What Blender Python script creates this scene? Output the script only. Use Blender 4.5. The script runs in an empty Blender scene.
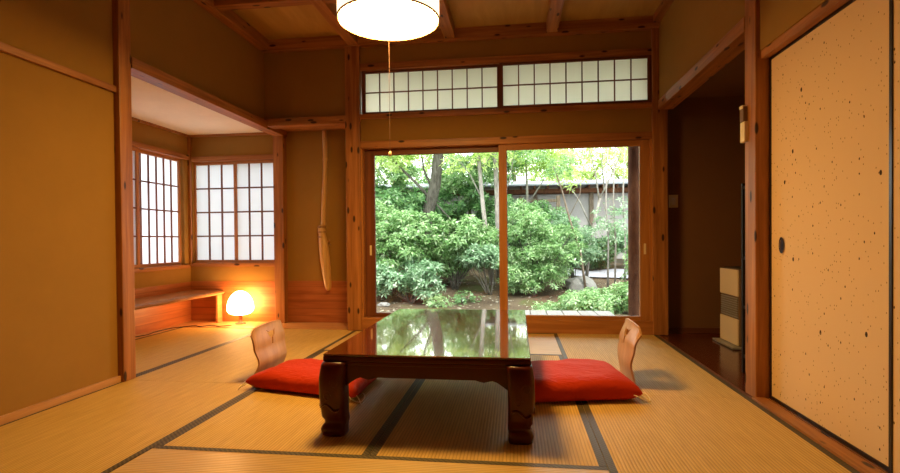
import bpy, bmesh, math, random
import numpy as np
from mathutils import Vector, Matrix, noise

SC = bpy.context.scene
COL = SC.collection
W = 0.955                      # tatami module
PI = math.pi

# ------------------------------------------------------------------ materials
MATS = {}
def new_mat(name):
    m = bpy.data.materials.new(name); m.use_nodes = True
    nt = m.node_tree; nt.nodes.clear()
    out = nt.nodes.new('ShaderNodeOutputMaterial')
    MATS[name] = m
    return m, nt, out
def nd(nt, t, **kw):
    n = nt.nodes.new(t)
    for k, v in kw.items():
        if k in n.inputs: n.inputs[k].default_value = v
        else: setattr(n, k, v)
    return n
def rgb(c): return (c[0], c[1], c[2], 1)
def principled(nt, out, color=(.5,.5,.5), rough=.5, spec=.5, **kw):
    b = nd(nt, 'ShaderNodeBsdfPrincipled')
    b.inputs['Base Color'].default_value = rgb(color)
    b.inputs['Roughness'].default_value = rough
    b.inputs['Specular IOR Level'].default_value = spec
    for k, v in kw.items(): b.inputs[k].default_value = v
    nt.links.new(b.outputs[0], out.inputs[0])
    return b
def ramp(nt, stops):
    r = nd(nt, 'ShaderNodeValToRGB')
    el = r.color_ramp.elements
    while len(el) < len(stops): el.new(.5)
    for e, (p, c) in zip(el, stops):
        e.position = p; e.color = rgb(c)
    return r
def coords(nt, scale):
    tc = nd(nt, 'ShaderNodeTexCoord'); mp = nd(nt, 'ShaderNodeMapping')
    mp.inputs['Scale'].default_value = scale
    nt.links.new(tc.outputs['Object'], mp.inputs[0])
    return mp.outputs[0]
def simple(name, color, rough=.5, spec=.5, **kw):
    m, nt, out = new_mat(name); principled(nt, out, color, rough, spec, **kw); return m
def wood(name, dark, light, axis='Z', rough=.45, knots=True, fine=22, spec=.4):
    m, nt, out = new_mat(name)
    b = principled(nt, out, light, rough, spec)
    s = {'X': (1.2, fine, fine), 'Y': (fine, 1.2, fine), 'Z': (fine, fine, 1.2)}[axis]
    n1 = nd(nt, 'ShaderNodeTexNoise', Scale=1.0, Detail=5.0, Roughness=.6, Distortion=.6)
    nt.links.new(coords(nt, s), n1.inputs['Vector'])
    r = ramp(nt, [(.3, dark), (.52, tuple((a+c)/2 for a, c in zip(dark, light))), (.7, light)])
    nt.links.new(n1.outputs['Fac'], r.inputs[0])
    src = r.outputs[0]
    if knots:
        ks = {'X': (5, 14, 14), 'Y': (14, 5, 14), 'Z': (14, 14, 5)}[axis]
        v = nd(nt, 'ShaderNodeTexVoronoi', Scale=1.0, Randomness=1.0)
        nt.links.new(coords(nt, ks), v.inputs['Vector'])
        kr = ramp(nt, [(0., (1,1,1)), (.13, (1,1,1)), (.20, (0,0,0))])
        nt.links.new(v.outputs['Distance'], kr.inputs[0])
        mx = nd(nt, 'ShaderNodeMix', data_type='RGBA')
        nt.links.new(kr.outputs[0], mx.inputs['Factor'])
        nt.links.new(src, mx.inputs['A'])
        mx.inputs['B'].default_value = rgb(tuple(c*.18 for c in dark))
        src = mx.outputs['Result']
    nt.links.new(src, b.inputs['Base Color'])
    bp = nd(nt, 'ShaderNodeBump', Strength=.12, Distance=.004)
    nt.links.new(n1.outputs['Fac'], bp.inputs['Height']); nt.links.new(bp.outputs[0], b.inputs['Normal'])
    return m
PD, PL = (.22,.075,.017), (.51,.215,.060)
M_post   = wood('cedar upright', PD, PL, 'Z')
M_beamX  = wood('cedar along x', PD, PL, 'X')
M_beamY  = wood('cedar along y', PD, PL, 'Y')
M_dkX    = wood('dark sash x', (.10,.03,.012), (.22,.07,.025), 'X', knots=False)
M_dkZ    = wood('dark sash z', (.10,.03,.012), (.22,.07,.025), 'Z', knots=False)
M_sillX  = wood('sill timber', (.30,.11,.03), (.52,.22,.07), 'X', knots=False)
M_sashZ  = wood('sash timber z', (.34,.13,.035), (.52,.23,.07), 'Z', knots=False)
M_sashX  = wood('sash timber x', (.34,.13,.035), (.52,.23,.07), 'X', knots=False)
M_sashY  = wood('sash timber y', (.34,.13,.035), (.52,.23,.07), 'Y', knots=False)
M_stripX = wood('alcove board x', (.42,.2,.07), (.6,.32,.12), 'X', knots=False, rough=.35)
M_stripY = wood('alcove board y', (.42,.2,.07), (.6,.32,.12), 'Y', knots=False, rough=.35)
M_deskY  = wood('desk slab', (.36,.15,.05), (.58,.28,.1), 'Y', knots=False, rough=.3)
M_bark   = wood('desk bark edge', (.12,.05,.02), (.5,.25,.09), 'Y', fine=40, knots=False)
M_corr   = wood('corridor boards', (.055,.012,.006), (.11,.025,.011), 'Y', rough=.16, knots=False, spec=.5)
M_zaisu  = wood('bent plywood', (.42,.22,.10), (.60,.35,.17), 'Z', rough=.35, knots=False, fine=14)
M_deck   = wood('weathered deck', (.30,.285,.26), (.46,.44,.41), 'Y', rough=.6, knots=False)
M_bamboo = wood('old bamboo', (.48,.26,.085), (.70,.44,.18), 'Z', rough=.35, knots=False, fine=60)
M_wainX  = None

def planks(name, axis):   # horizontal boards with grooves
    m, nt, out = new_mat(name)
    b = principled(nt, out, (.5,.25,.1), .4, .4)
    s = (1.5, 20, 20) if axis == 'X' else (20, 1.5, 20)
    n1 = nd(nt, 'ShaderNodeTexNoise', Scale=1.0, Detail=5.0, Roughness=.6, Distortion=.5)
    nt.links.new(coords(nt, s), n1.inputs['Vector'])
    r = ramp(nt, [(.3, (.28,.075,.02)), (.7, (.48,.16,.045))])
    nt.links.new(n1.outputs['Fac'], r.inputs[0])
    wv = nd(nt, 'ShaderNodeTexWave', wave_type='BANDS', bands_direction='Z', Scale=4.0, Distortion=0.0)
    nt.links.new(coords(nt, (1, 1, 1)), wv.inputs['Vector'])
    g = ramp(nt, [(0, (.72,.70,.70)), (.05, (1,1,1))])
    nt.links.new(wv.outputs['Fac'], g.inputs[0])
    mx = nd(nt, 'ShaderNodeMix', data_type='RGBA', blend_type='MULTIPLY'); mx.inputs['Factor'].default_value = 1
    nt.links.new(r.outputs[0], mx.inputs['A']); nt.links.new(g.outputs[0], mx.inputs['B'])
    nt.links.new(mx.outputs['Result'], b.inputs['Base Color'])
    return m
M_wainX = planks('wainscot boards x', 'X')
M_wainY = planks('wainscot boards y', 'Y')

def plaster(name, c):
    m, nt, out = new_mat(name)
    b = principled(nt, out, c, .9, .1)
    n = nd(nt, 'ShaderNodeTexNoise', Scale=3.0, Detail=6.0, Roughness=.65)
    nt.links.new(coords(nt, (1,1,1)), n.inputs['Vector'])
    r = ramp(nt, [(.3, tuple(x*.94 for x in c)), (.7, tuple(min(1, x*1.04) for x in c))])
    nt.links.new(n.outputs['Fac'], r.inputs[0]); nt.links.new(r.outputs[0], b.inputs['Base Color'])
    n2 = nd(nt, 'ShaderNodeTexNoise', Scale=220.0, Detail=3.0)
    nt.links.new(coords(nt, (1,1,1)), n2.inputs['Vector'])
    bp = nd(nt, 'ShaderNodeBump', Strength=.15, Distance=.002)
    nt.links.new(n2.outputs['Fac'], bp.inputs['Height']); nt.links.new(bp.outputs[0], b.inputs['Normal'])
    return m
M_wall  = plaster('ochre clay plaster', (.335,.183,.043))
M_ceilw = plaster('cream alcove ceiling', (.86,.78,.62))
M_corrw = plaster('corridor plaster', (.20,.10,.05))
M_ceilb = wood('ceiling boards', (.38,.215,.05), (.50,.30,.08), 'Y', rough=.6, knots=False, fine=8)
M_ext   = plaster('grey garden wall plaster', (.33,.31,.30))

def tatami(name, along):   # woven rush with ribs running along one axis
    m, nt, out = new_mat(name)
    b = principled(nt, out, (.6,.45,.2), .55 if along == 'Y' else .36, .22 if along == 'Y' else .75)
    d = 'X' if along == 'Y' else 'Y'
    wv = nd(nt, 'ShaderNodeTexWave', wave_type='BANDS', bands_direction=d, Scale=.314/.0145, Distortion=.0)
    nt.links.new(coords(nt, (1,1,1)), wv.inputs['Vector'])
    n = nd(nt, 'ShaderNodeTexNoise', Scale=1.0, Detail=4.0, Roughness=.6)
    nt.links.new(coords(nt, (60, 5, 60) if d == 'X' else (5, 60, 60)), n.inputs['Vector'])
    n3 = nd(nt, 'ShaderNodeTexNoise', Scale=1.0, Detail=3.0)
    nt.links.new(coords(nt, (9, 500, 9) if d == 'X' else (500, 9, 9)), n3.inputs['Vector'])
    r = ramp(nt, [(.25, (.53,.335,.088)), (.75, (.68,.45,.14))])
    nt.links.new(n.outputs['Fac'], r.inputs[0])
    w2 = ramp(nt, [(0, (.72,.70,.66)), (.45, (1,1,1))])
    nt.links.new(wv.outputs['Fac'], w2.inputs[0])
    mx = nd(nt, 'ShaderNodeMix', data_type='RGBA', blend_type='MULTIPLY'); mx.inputs['Factor'].default_value = 1
    nt.links.new(r.outputs[0], mx.inputs['A']); nt.links.new(w2.outputs[0], mx.inputs['B'])
    nt.links.new(mx.outputs['Result'], b.inputs['Base Color'])
    ad = nd(nt, 'ShaderNodeMath', operation='MULTIPLY_ADD')
    nt.links.new(n3.outputs['Fac'], ad.inputs[0]); ad.inputs[1].default_value = .35
    nt.links.new(wv.outputs['Fac'], ad.inputs[2])
    bp = nd(nt, 'ShaderNodeBump', Strength=.55, Distance=.0022)
    nt.links.new(ad.outputs[0], bp.inputs['Height']); nt.links.new(bp.outputs[0], b.inputs['Normal'])
    return m
M_tatY = tatami('rush mat ribs along y', 'Y')
M_tatX = tatami('rush mat ribs along x', 'X')
def cloth_border():
    m, nt, out = new_mat('olive mat border cloth')
    b = principled(nt, out, (.13,.10,.05), .55, .4)
    wv = nd(nt, 'ShaderNodeTexWave', wave_type='BANDS', bands_direction='DIAGONAL', Scale=28.0)
    nt.links.new(coords(nt, (1,1,1)), wv.inputs['Vector'])
    r = ramp(nt, [(.2, (.045,.033,.012)), (.8, (.10,.073,.030))])
    nt.links.new(wv.outputs['Fac'], r.inputs[0]); nt.links.new(r.outputs[0], b.inputs['Base Color'])
    return m
M_heri = cloth_border()

def lacquer():
    m, nt, out = new_mat('red brown lacquer')
    b = principled(nt, out, (.10,.012,.006), .12, .5, **{'IOR': 1.7, 'Coat Weight': 1.0, 'Coat Roughness': .03, 'Coat IOR': 2.8})
    n = nd(nt, 'ShaderNodeTexNoise', Scale=1.0, Detail=4.0, Distortion=.8)
    nt.links.new(coords(nt, (2, 14, 14)), n.inputs['Vector'])
    r = ramp(nt, [(.3, (.06,.006,.003)), (.7, (.14,.020,.008))])
    nt.links.new(n.outputs['Fac'], r.inputs[0]); nt.links.new(r.outputs[0], b.inputs['Base Color'])
    return m
M_lacq = lacquer()
M_lacs = simple('satin lacquer darkened as shade', (.075,.009,.005), .28, .45)  # duller, darker copy of the lacquer; shade of the table sides put into colour

def red_cloth():
    m, nt, out = new_mat('red cushion cloth')
    b = principled(nt, out, (.47,.033,.006), .7, .12, **{'Sheen Weight': .08, 'Sheen Tint': (1,.3,.2,1)})
    n = nd(nt, 'ShaderNodeTexNoise', Scale=9.0, Detail=3.0, Distortion=1.6)
    nt.links.new(coords(nt, (1, 2.2, 1)), n.inputs['Vector'])
    bp = nd(nt, 'ShaderNodeBump', Strength=.5, Distance=.02)
    nt.links.new(n.outputs['Fac'], bp.inputs['Height']); nt.links.new(bp.outputs[0], b.inputs['Normal'])
    return m
M_red = red_cloth()
M_thread = simple('cream thread', (.85,.72,.45), .7)
M_pull = simple('dull pull string', (.20,.11,.075), .8)
M_black  = simple('black plastic cord', (.02,.017,.015), .5)
M_blkmet = simple('black steel', (.012,.010,.010), .65, .2)
M_cream  = simple('cream enamel', (.78,.66,.44), .4)
M_brownp = simple('brown grille plastic', (.16,.09,.045), .45)
M_greyp  = simple('grey plastic', (.30,.29,.26), .5)
M_white  = simple('white plastic', (.8,.75,.66), .4)
M_iron   = simple('black iron pull', (.025,.015,.012), .35, Metallic=.6)
M_fusb   = simple('black lacquer rail', (.018,.008,.006), .3)
M_rock   = plaster('garden rock', (.20,.195,.18))
M_path   = plaster('stone path', (.27,.27,.30))
M_tile   = simple('weathered roof tile', (.20,.22,.25), .5)

def fusuma_paper():
    m, nt, out = new_mat('flecked door paper')
    b = principled(nt, out, (.74,.52,.24), .8, .15)
    base = (.78,.56,.32)
    prev = None
    tc = nd(nt, 'ShaderNodeTexCoord'); sx = nd(nt, 'ShaderNodeSeparateXYZ'); nt.links.new(tc.outputs['Object'], sx.inputs[0])
    for k, (sc, th, c) in enumerate([(34, .105, (.07,.028,.01)), (13, .072, (.045,.018,.008)), (70, .15, (.38,.21,.08))]):
        cb = nd(nt, 'ShaderNodeCombineXYZ'); ms = nd(nt, 'ShaderNodeMath', operation='MULTIPLY'); ms.inputs[1].default_value = .7
        nt.links.new(sx.outputs[2], ms.inputs[0]); nt.links.new(sx.outputs[1], cb.inputs[0]); nt.links.new(ms.outputs[0], cb.inputs[1])
        v = nd(nt, 'ShaderNodeTexVoronoi', voronoi_dimensions='2D', Scale=sc, Randomness=1.0)
        nt.links.new(cb.outputs[0], v.inputs['Vector'])
        # keep only a share of the cells
        cr = nd(nt, 'ShaderNodeSeparateColor'); nt.links.new(v.outputs['Color'], cr.inputs[0])
        lt = nd(nt, 'ShaderNodeMath', operation='LESS_THAN'); nt.links.new(cr.outputs[0], lt.inputs[0]); lt.inputs[1].default_value = (.05, .055, .11)[k]
        nz = nd(nt, 'ShaderNodeTexNoise', Scale=60.0); nt.links.new(coords(nt, (1,1,1)), nz.inputs['Vector'])
        dd = nd(nt, 'ShaderNodeMath', operation='MULTIPLY_ADD'); nt.links.new(nz.outputs['Fac'], dd.inputs[0]); dd.inputs[1].default_value = -.05
        nt.links.new(v.outputs['Distance'], dd.inputs[2])
        d = nd(nt, 'ShaderNodeMath', operation='LESS_THAN'); nt.links.new(dd.outputs[0], d.inputs[0]); d.inputs[1].default_value = th
        mu = nd(nt, 'ShaderNodeMath', operation='MULTIPLY'); nt.links.new(lt.outputs[0], mu.inputs[0]); nt.links.new(d.outputs[0], mu.inputs[1])
        mx = nd(nt, 'ShaderNodeMix', data_type='RGBA')
        nt.links.new(mu.outputs[0], mx.inputs['Factor'])
        if prev is None: mx.inputs['A'].default_value = rgb(base)
        else: nt.links.new(prev, mx.inputs['A'])
        mx.inputs['B'].default_value = rgb(c)
        prev = mx.outputs['Result']
    nt.links.new(prev, b.inputs['Base Color'])
    return m
M_fus = fusuma_paper()

def paper(name, tr, df, f=.6):
    m, nt, out = new_mat(name)
    t = nd(nt, 'ShaderNodeBsdfTranslucent', Color=rgb(tr)); d = nd(nt, 'ShaderNodeBsdfDiffuse', Color=rgb(df))
    mx = nd(nt, 'ShaderNodeMixShader'); mx.inputs[0].default_value = f
    nt.links.new(d.outputs[0], mx.inputs[1]); nt.links.new(t.outputs[0], mx.inputs[2]); nt.links.new(mx.outputs[0], out.inputs[0])
    return m
M_paper = paper('white window paper', (.76,.77,.79), (.82,.80,.76), .75)
M_paperT = paper('greenish transom paper', (.96,.95,.83), (.84,.84,.76), .80)

def glass():
    m, nt, out = new_mat('window glass')
    t = nd(nt, 'ShaderNodeBsdfTransparent', Color=(.97,.985,.975,1)); g = nd(nt, 'ShaderNodeBsdfGlossy', Roughness=.0)
    fr = nd(nt, 'ShaderNodeFresnel', IOR=1.45)
    mx = nd(nt, 'ShaderNodeMixShader')
    nt.links.new(fr.outputs[0], mx.inputs[0]); nt.links.new(t.outputs[0], mx.inputs[1]); nt.links.new(g.outputs[0], mx.inputs[2])
    nt.links.new(mx.outputs[0], out.inputs[0])
    return m
M_glass = glass()

def emit(name, c, s):
    m, nt, out = new_mat(name)
    e = nd(nt, 'ShaderNodeEmission', Color=rgb(c), Strength=s)
    nt.links.new(e.outputs[0], out.inputs[0]); return m
LAMP = (1.0, .57, .155)
M_bulb  = emit('lit lamp diffuser', LAMP, 92.0)
M_shade = emit('lit lamp shade paper', (1.0, .78, .48), 2.0)
M_globe = emit('lit globe lamp', (1.0, .50, .17), 42.0)

def leaf_mat(name, a, b_, c, tl=.45):
    m, nt, out = new_mat(name)
    g = nd(nt, 'ShaderNodeNewGeometry')
    r = ramp(nt, [(0, a), (.5, b_), (1, c)])
    nt.links.new(g.outputs['Random Per Island'], r.inputs[0])
    d = nd(nt, 'ShaderNodeBsdfDiffuse'); t = nd(nt, 'ShaderNodeBsdfTranslucent'); gl = nd(nt, 'ShaderNodeBsdfGlossy', Roughness=.35)
    gl.inputs['Color'].default_value = (1,1,1,1)
    nt.links.new(r.outputs[0], d.inputs['Color']); nt.links.new(r.outputs[0], t.inputs['Color'])
    mx = nd(nt, 'ShaderNodeMixShader'); mx.inputs[0].default_value = tl
    nt.links.new(d.outputs[0], mx.inputs[1]); nt.links.new(t.outputs[0], mx.inputs[2])
    m2 = nd(nt, 'ShaderNodeMixShader'); m2.inputs[0].default_value = .05
    nt.links.new(mx.outputs[0], m2.inputs[1]); nt.links.new(gl.outputs[0], m2.inputs[2])
    nt.links.new(m2.outputs[0], out.inputs[0])
    return m
M_leafA = leaf_mat('fresh green leaves', (.09,.23,.055), (.23,.42,.14), (.50,.65,.34))
M_leafB = leaf_mat('deep green leaves', (.07,.19,.06), (.14,.31,.10), (.27,.45,.18))
M_leafC = leaf_mat('yellow green leaves', (.40,.58,.12), (.55,.71,.22), (.70,.82,.38), .58)
M_leafD = leaf_mat('cool green leaves', (.10,.23,.10), (.24,.41,.21), (.48,.63,.42))
M_leafE = leaf_mat('dark evergreen leaves', (.03,.09,.03), (.06,.15,.05), (.11,.22,.08), .3)
def bark(name, a, b_):
    m, nt, out = new_mat(name)
    b = principled(nt, out, a, .9, .1)
    n = nd(nt, 'ShaderNodeTexNoise', Scale=1.0, Detail=6.0, Roughness=.7)
    nt.links.new(coords(nt, (18, 18, 5)), n.inputs['Vector'])
    r = ramp(nt, [(.35, a), (.65, b_)])
    nt.links.new(n.outputs['Fac'], r.inputs[0]); nt.links.new(r.outputs[0], b.inputs['Base Color'])
    bp = nd(nt, 'ShaderNodeBump', Strength=.5, Distance=.02)
    nt.links.new(n.outputs['Fac'], bp.inputs['Height']); nt.links.new(bp.outputs[0], b.inputs['Normal'])
    return m
M_barkD = bark('dark grey bark', (.05,.045,.035), (.14,.13,.105))
M_barkP = bark('pale grey bark', (.16,.14,.12), (.36,.33,.29))
M_barkB = bark('brown bark', (.10,.07,.05), (.24,.19,.14))
M_log   = bark('brown log post', (.07,.03,.018), (.14,.06,.03))
def soil():
    m, nt, out = new_mat('leaf strewn soil')
    b = principled(nt, out, (.2,.15,.1), .95, .05)
    n = nd(nt, 'ShaderNodeTexNoise', Scale=.9, Detail=8.0, Roughness=.75)
    nt.links.new(coords(nt, (1,1,1)), n.inputs['Vector'])
    r = ramp(nt, [(.35, (.055,.040,.026)), (.52, (.10,.074,.048)), (.62, (.075,.085,.03)), (.75, (.14,.115,.075))])
    nt.links.new(n.outputs['Fac'], r.inputs[0]); nt.links.new(r.outputs[0], b.inputs['Base Color'])
    return m
M_soil = soil()

# ------------------------------------------------------------------ geometry helpers
def box(bm, x0, x1, y0, y1, z0, z1, bev=0.0):
    c = Vector(((x0+x1)/2, (y0+y1)/2, (z0+z1)/2))
    r = bmesh.ops.create_cube(bm, size=1.0, matrix=Matrix.Translation(c) @ Matrix.Diagonal((abs(x1-x0), abs(y1-y0), abs(z1-z0), 1)))
    if bev > 0:
        es = list({e for v in r['verts'] for e in v.link_edges})
        bmesh.ops.bevel(bm, geom=es, offset=bev, segments=2, affect='EDGES', profile=.5)
    return bm
def tube(bm, pts, radii, seg=8, cap=True):
    pts = [Vector(p) for p in pts]; rings = []
    if not hasattr(radii, '__len__'): radii = [radii]*len(pts)
    up = Vector((0.13, 0.31, 0.94)).normalized()
    for i, p in enumerate(pts):
        d = (pts[min(i+1, len(pts)-1)] - pts[max(i-1, 0)]).normalized()
        a = d.cross(up)
        if a.length < .05: a = d.cross(Vector((1,0,0)))
        a.normalize(); b = d.cross(a).normalized()
        rings.append([bm.verts.new(p + (a*math.cos(t)+b*math.sin(t))*radii[i]) for t in [2*PI*k/seg for k in range(seg)]])
    for r0, r1 in zip(rings, rings[1:]):
        for k in range(seg): bm.faces.new((r0[k], r0[(k+1)%seg], r1[(k+1)%seg], r1[k]))
    if cap:
        bm.faces.new(rings[0]); bm.faces.new(list(reversed(rings[-1])))
    return bm
def lathe(bm, cx, cy, prof, seg=40, cap0=False, cap1=False):
    rings = []
    for r, z in prof:
        rings.append([bm.verts.new((cx+r*math.cos(2*PI*k/seg), cy+r*math.sin(2*PI*k/seg), z)) for k in range(seg)])
    for r0, r1 in zip(rings, rings[1:]):
        for k in range(seg): bm.faces.new((r0[k], r0[(k+1)%seg], r1[(k+1)%seg], r1[k]))
    if cap0: bm.faces.new(rings[0])
    if cap1: bm.faces.new(list(reversed(rings[-1])))
    return bm
def wloc(o):
    v = Vector((0,0,0))
    while o is not None: v = v + o.location; o = o.parent
    return v
def obj(name, bm, m, parent=None, smooth=False, origin=None):
    """link a bmesh built in world coordinates as one mesh object"""
    if parent is not None: bmesh.ops.translate(bm, verts=bm.verts, vec=-wloc(parent))
    elif origin is not None: bmesh.ops.translate(bm, verts=bm.verts, vec=-Vector(origin))
    bmesh.ops.recalc_face_normals(bm, faces=bm.faces)
    me = bpy.data.meshes.new(name); bm.to_mesh(me); bm.free()
    me.materials.append(m)
    if smooth: me.polygons.foreach_set('use_smooth', [True]*len(me.polygons))
    o = bpy.data.objects.new(name, me); COL.objects.link(o)
    if parent is not None: o.parent = parent
    elif origin is not None: o.location = origin
    return o
def tag(o, label, cat, group=None, kind=None):
    o['label'] = label; o['category'] = cat
    if group: o['group'] = group
    if kind: o['kind'] = kind
    return o
def thing(name, label, cat, loc=(0,0,0), group=None, kind=None):
    o = bpy.data.objects.new(name, None); o.empty_display_size = .1; COL.objects.link(o); o.location = loc
    return tag(o, label, cat, group, kind)
def B(*boxes, bev=0.0):
    bm = bmesh.new()
    for b in boxes: box(bm, *b, bev=bev)
    return bm
def struct(name, label, cat, m, *boxes, bev=0.0):
    return tag(obj(name, B(*boxes, bev=bev), m), label, cat, kind='structure')

# ------------------------------------------------------------------ the room shell
XL, XR, YF, ZC = -1.91, 1.91, -7.6, 2.90
AX, AY = -3.02, .40           # alcove left wall / alcove back wall
struct('floor', 'timber subfloor under the rush mats of the main room', 'floor', M_stripX,
       (-3.12, 1.90, -4*W, .12, -.12, -.03), (-3.12, 1.90, YF, -4*W, -.12, 0.0))
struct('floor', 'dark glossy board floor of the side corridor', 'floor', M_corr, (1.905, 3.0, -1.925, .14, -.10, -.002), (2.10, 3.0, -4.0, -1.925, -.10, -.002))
struct('trim_1', 'flat timber floor board along the alcove back wall under the lamp', 'floor board', M_stripX, (AX, -1.05, 0.0, AY+.02, -.03, .004))
struct('trim_2', 'flat timber floor board along the alcove left wall under the desk', 'floor board', M_stripY, (AX, -3*W, -1.95, 0.0, -.03, .004))
struct('ceiling', 'yellowish board ceiling above the main room', 'ceiling', M_ceilb, (-2.1, 2.1, YF-.1, .14, ZC, ZC+.12))
struct('ceiling', 'cream flat ceiling of the window alcove', 'ceiling', M_ceilw, (-3.15, -1.99, -2.1, .52, 2.085, 2.2))
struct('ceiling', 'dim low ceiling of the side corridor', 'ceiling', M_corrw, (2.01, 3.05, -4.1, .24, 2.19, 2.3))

# left wall
struct('wall_left', 'ochre clay left wall in front of the alcove post', 'wall', M_wall, (XL-.12, XL, YF, -1.96, -.03, ZC))
struct('wall_left', 'ochre clay wall above the alcove opening', 'wall', M_wall, (-2.0, XL, -1.96, .12, 2.10, ZC))
struct('trim_3', 'thin horizontal timber rail across the left wall', 'rail', M_beamY, (XL-.01, XL+.022, YF, -1.955, 1.838, 1.878), bev=.002)
struct('baseboard_left', 'pale timber baseboard along the foot of the left wall', 'baseboard', M_stripY, (XL-.01, XL+.02, YF, -1.955, 0.0, .042), bev=.002)
struct('trim_4', 'cedar post where the left wall meets the alcove', 'post', M_post, (-1.975, -1.868, -1.965, -1.86, 0.0, ZC-.01), bev=.006)
struct('trim_5', 'cedar lintel over the alcove opening', 'lintel', M_beamY, (-1.985, -1.86, -1.86, AY, 2.025, 2.10), bev=.004)
struct('trim_6', 'cedar post at the alcove back wall between window and hanging vase', 'post', M_post, (-1.985, -1.87, AY-.085, AY+.03, .004, 2.03), bev=.005)
# alcove left wall (window at y -1.12 .. .29, z .655 .. 1.81)
struct('wall_left', 'ochre clay wall of the alcove around the left paper window', 'wall', M_wall,
       (AX-.1, AX, -2.1, .5, 1.815, 2.085), (AX-.1, AX, -2.1, .5, .44, .635), (AX-.1, AX, -2.1, -1.13, .635, 1.815), (AX-.1, AX, .30, .5, .635, 1.815))
struct('wall_left', 'reddish plank wainscot below the left alcove window', 'wainscot', M_wainY, (AX-.1, AX+.004, -2.1, .5, -.03, .445))
struct('wall_front', 'ochre clay return wall behind the alcove post', 'wall', M_wall, (-3.12, -1.93, -2.08, -1.97, -.03, 2.2))
# alcove back wall
struct('wall_back', 'ochre clay wall of the alcove around the rear paper window', 'wall', M_wall,
       (AX-.1, -1.90, AY, AY+.1, 1.80, 2.15), (AX-.1, -1.90, AY, AY+.1, .45, .645), (AX-.1, -2.985, AY, AY+.1, .645, 1.80))
struct('wall_back', 'plank wainscot behind the globe lamp', 'wainscot', M_wainX, (AX, -1.985, AY-.004, AY+.1, -.03, .45))
struct('trim_7', 'slim cedar post in the alcove corner between the two paper windows', 'post', M_post, (AX, AX+.030, AY-.030, AY, .62, 2.085), bev=.003)
struct('trim_8', 'timber sill rail under the left alcove window', 'rail', M_beamY, (AX-.1, AX+.03, -1.95, AY-.045, .60, .64), bev=.003)
struct('trim_9', 'timber sill rail under the rear alcove window', 'rail', M_beamX, (AX+.045, -1.985, AY-.035, AY+.1, .615, .655), bev=.003)
struct('trim_10', 'timber head rail over the rear alcove window', 'rail', M_beamX, (AX+.045, -1.985, AY-.03, AY+.1, 1.785, 1.84), bev=.003)
struct('trim_11', 'timber head rail over the left alcove window', 'rail', M_beamY, (AX-.1, AX+.03, -1.95, AY-.045, 1.805, 1.855), bev=.003)
struct('trim_12', 'thin cornice strip round the alcove ceiling', 'rail', M_beamX, (AX, -1.99, AY-.018, AY, 2.06, 2.085), (AX, AX+.018, -1.95, AY-.018, 2.06, 2.085))
# recess wall with vase
struct('wall_back', 'ochre clay recess wall behind the hanging bamboo vase', 'wall', M_wall, (-1.9, -.93, AY, AY+.1, .455, 2.2))
struct('wall_back', 'plank wainscot under the hanging bamboo vase', 'wainscot', M_wainX, (-1.9, -.93, AY-.008, AY+.1, -.03, .455))
struct('ceiling', 'underside board over the vase recess', 'ceiling', M_beamX, (-1.99, -.93, .06, AY+.1, 2.085, 2.2))
struct('wall_back', 'ochre clay wall above the vase recess rail', 'wall', M_wall, (XL-.05, -1.05, 0.0, .12, 2.10, ZC))
struct('trim_13', 'cedar rail across the top of the vase recess', 'rail', M_beamX, (-1.90, -1.05, -.045, .09, 2.045, 2.125), bev=.006)
struct('wall_right', 'ochre clay side of the vase recess behind the window post', 'wall', M_wall, (-1.05, -.95, .1, AY+.1, -.03, 2.2))
# big posts
struct('trim_14', 'thick cedar post left of the garden doors', 'post', M_post, (-1.05, -.903, -.045, .1, 0.0, ZC-.01), bev=.006)
struct('trim_15', 'cedar post right of the garden doors', 'post', M_post, (1.852, 1.985, -.045, .10, 0.0, ZC-.01), bev=.006)
# back wall above garden doors
struct('wall_back', 'ochre clay band between garden doors and paper transom', 'wall', M_wall, (-.905, 1.855, 0.0, .10, 1.86, 2.12))
struct('wall_back', 'ochre clay band above the paper transom', 'wall', M_wall, (-.905, 1.855, 0.0, .10, 2.60, ZC))
struct('trim_16', 'cedar lintel over the garden doors', 'lintel', M_beamX, (-.905, 1.855, -.03, .12, 1.795, 1.865), bev=.004)
struct('trim_17', 'timber rail under the paper transom', 'rail', M_beamX, (-.905, 1.855, -.022, .10, 2.085, 2.135), bev=.003)
struct('trim_18', 'timber rail over the paper transom', 'rail', M_beamX, (-.905, 1.855, -.022, .10, 2.565, 2.63), bev=.003)
struct('trim_19', 'broad timber threshold below the garden doors', 'sill', M_sillX, (-.905, 1.855, -.03, .14, -.03, .125), bev=.004)
struct('trim_20', 'pale door jamb strip left of the garden doors', 'jamb', M_sashZ, (-.905, -.885, -.02, .12, .125, 1.80))
struct('trim_21', 'timber jamb strip right of the garden doors', 'jamb', M_sashZ, (1.832, 1.855, -.02, .12, .125, 1.80))
# right wall
struct('wall_right', 'ochre clay wall above the corridor opening', 'wall', M_wall, (XR, XR+.11, -1.80, 0.0, 2.14, ZC))
struct('wall_right', 'ochre clay wall above the sliding paper doors', 'wall', M_wall, (XR+.02, XR+.13, -3.8, -1.92, 1.90, ZC))
struct('wall_right', 'ochre clay right wall beside the camera', 'wall', M_wall, (XR, XR+.13, YF, -3.8, -.03, ZC))
struct('trim_22', 'cedar lintel over the corridor opening', 'lintel', M_beamY, (XR-.01, XR+.12, -1.80, -.045, 2.055, 2.14), bev=.004)
struct('trim_23', 'knotty cedar post between corridor and sliding doors', 'post', M_post, (1.905, 2.035, -1.925, -1.795, 0.0, ZC-.01), bev=.005)
struct('trim_24', 'grooved head track above the sliding paper doors', 'track', M_beamY, (1.935, 1.972, -3.8, -1.925, 1.855, 1.925), (2.03, 2.09, -3.8, -1.925, 1.858, 1.925), (1.935, 2.09, -3.8, -1.925, 1.90, 1.93))
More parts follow.
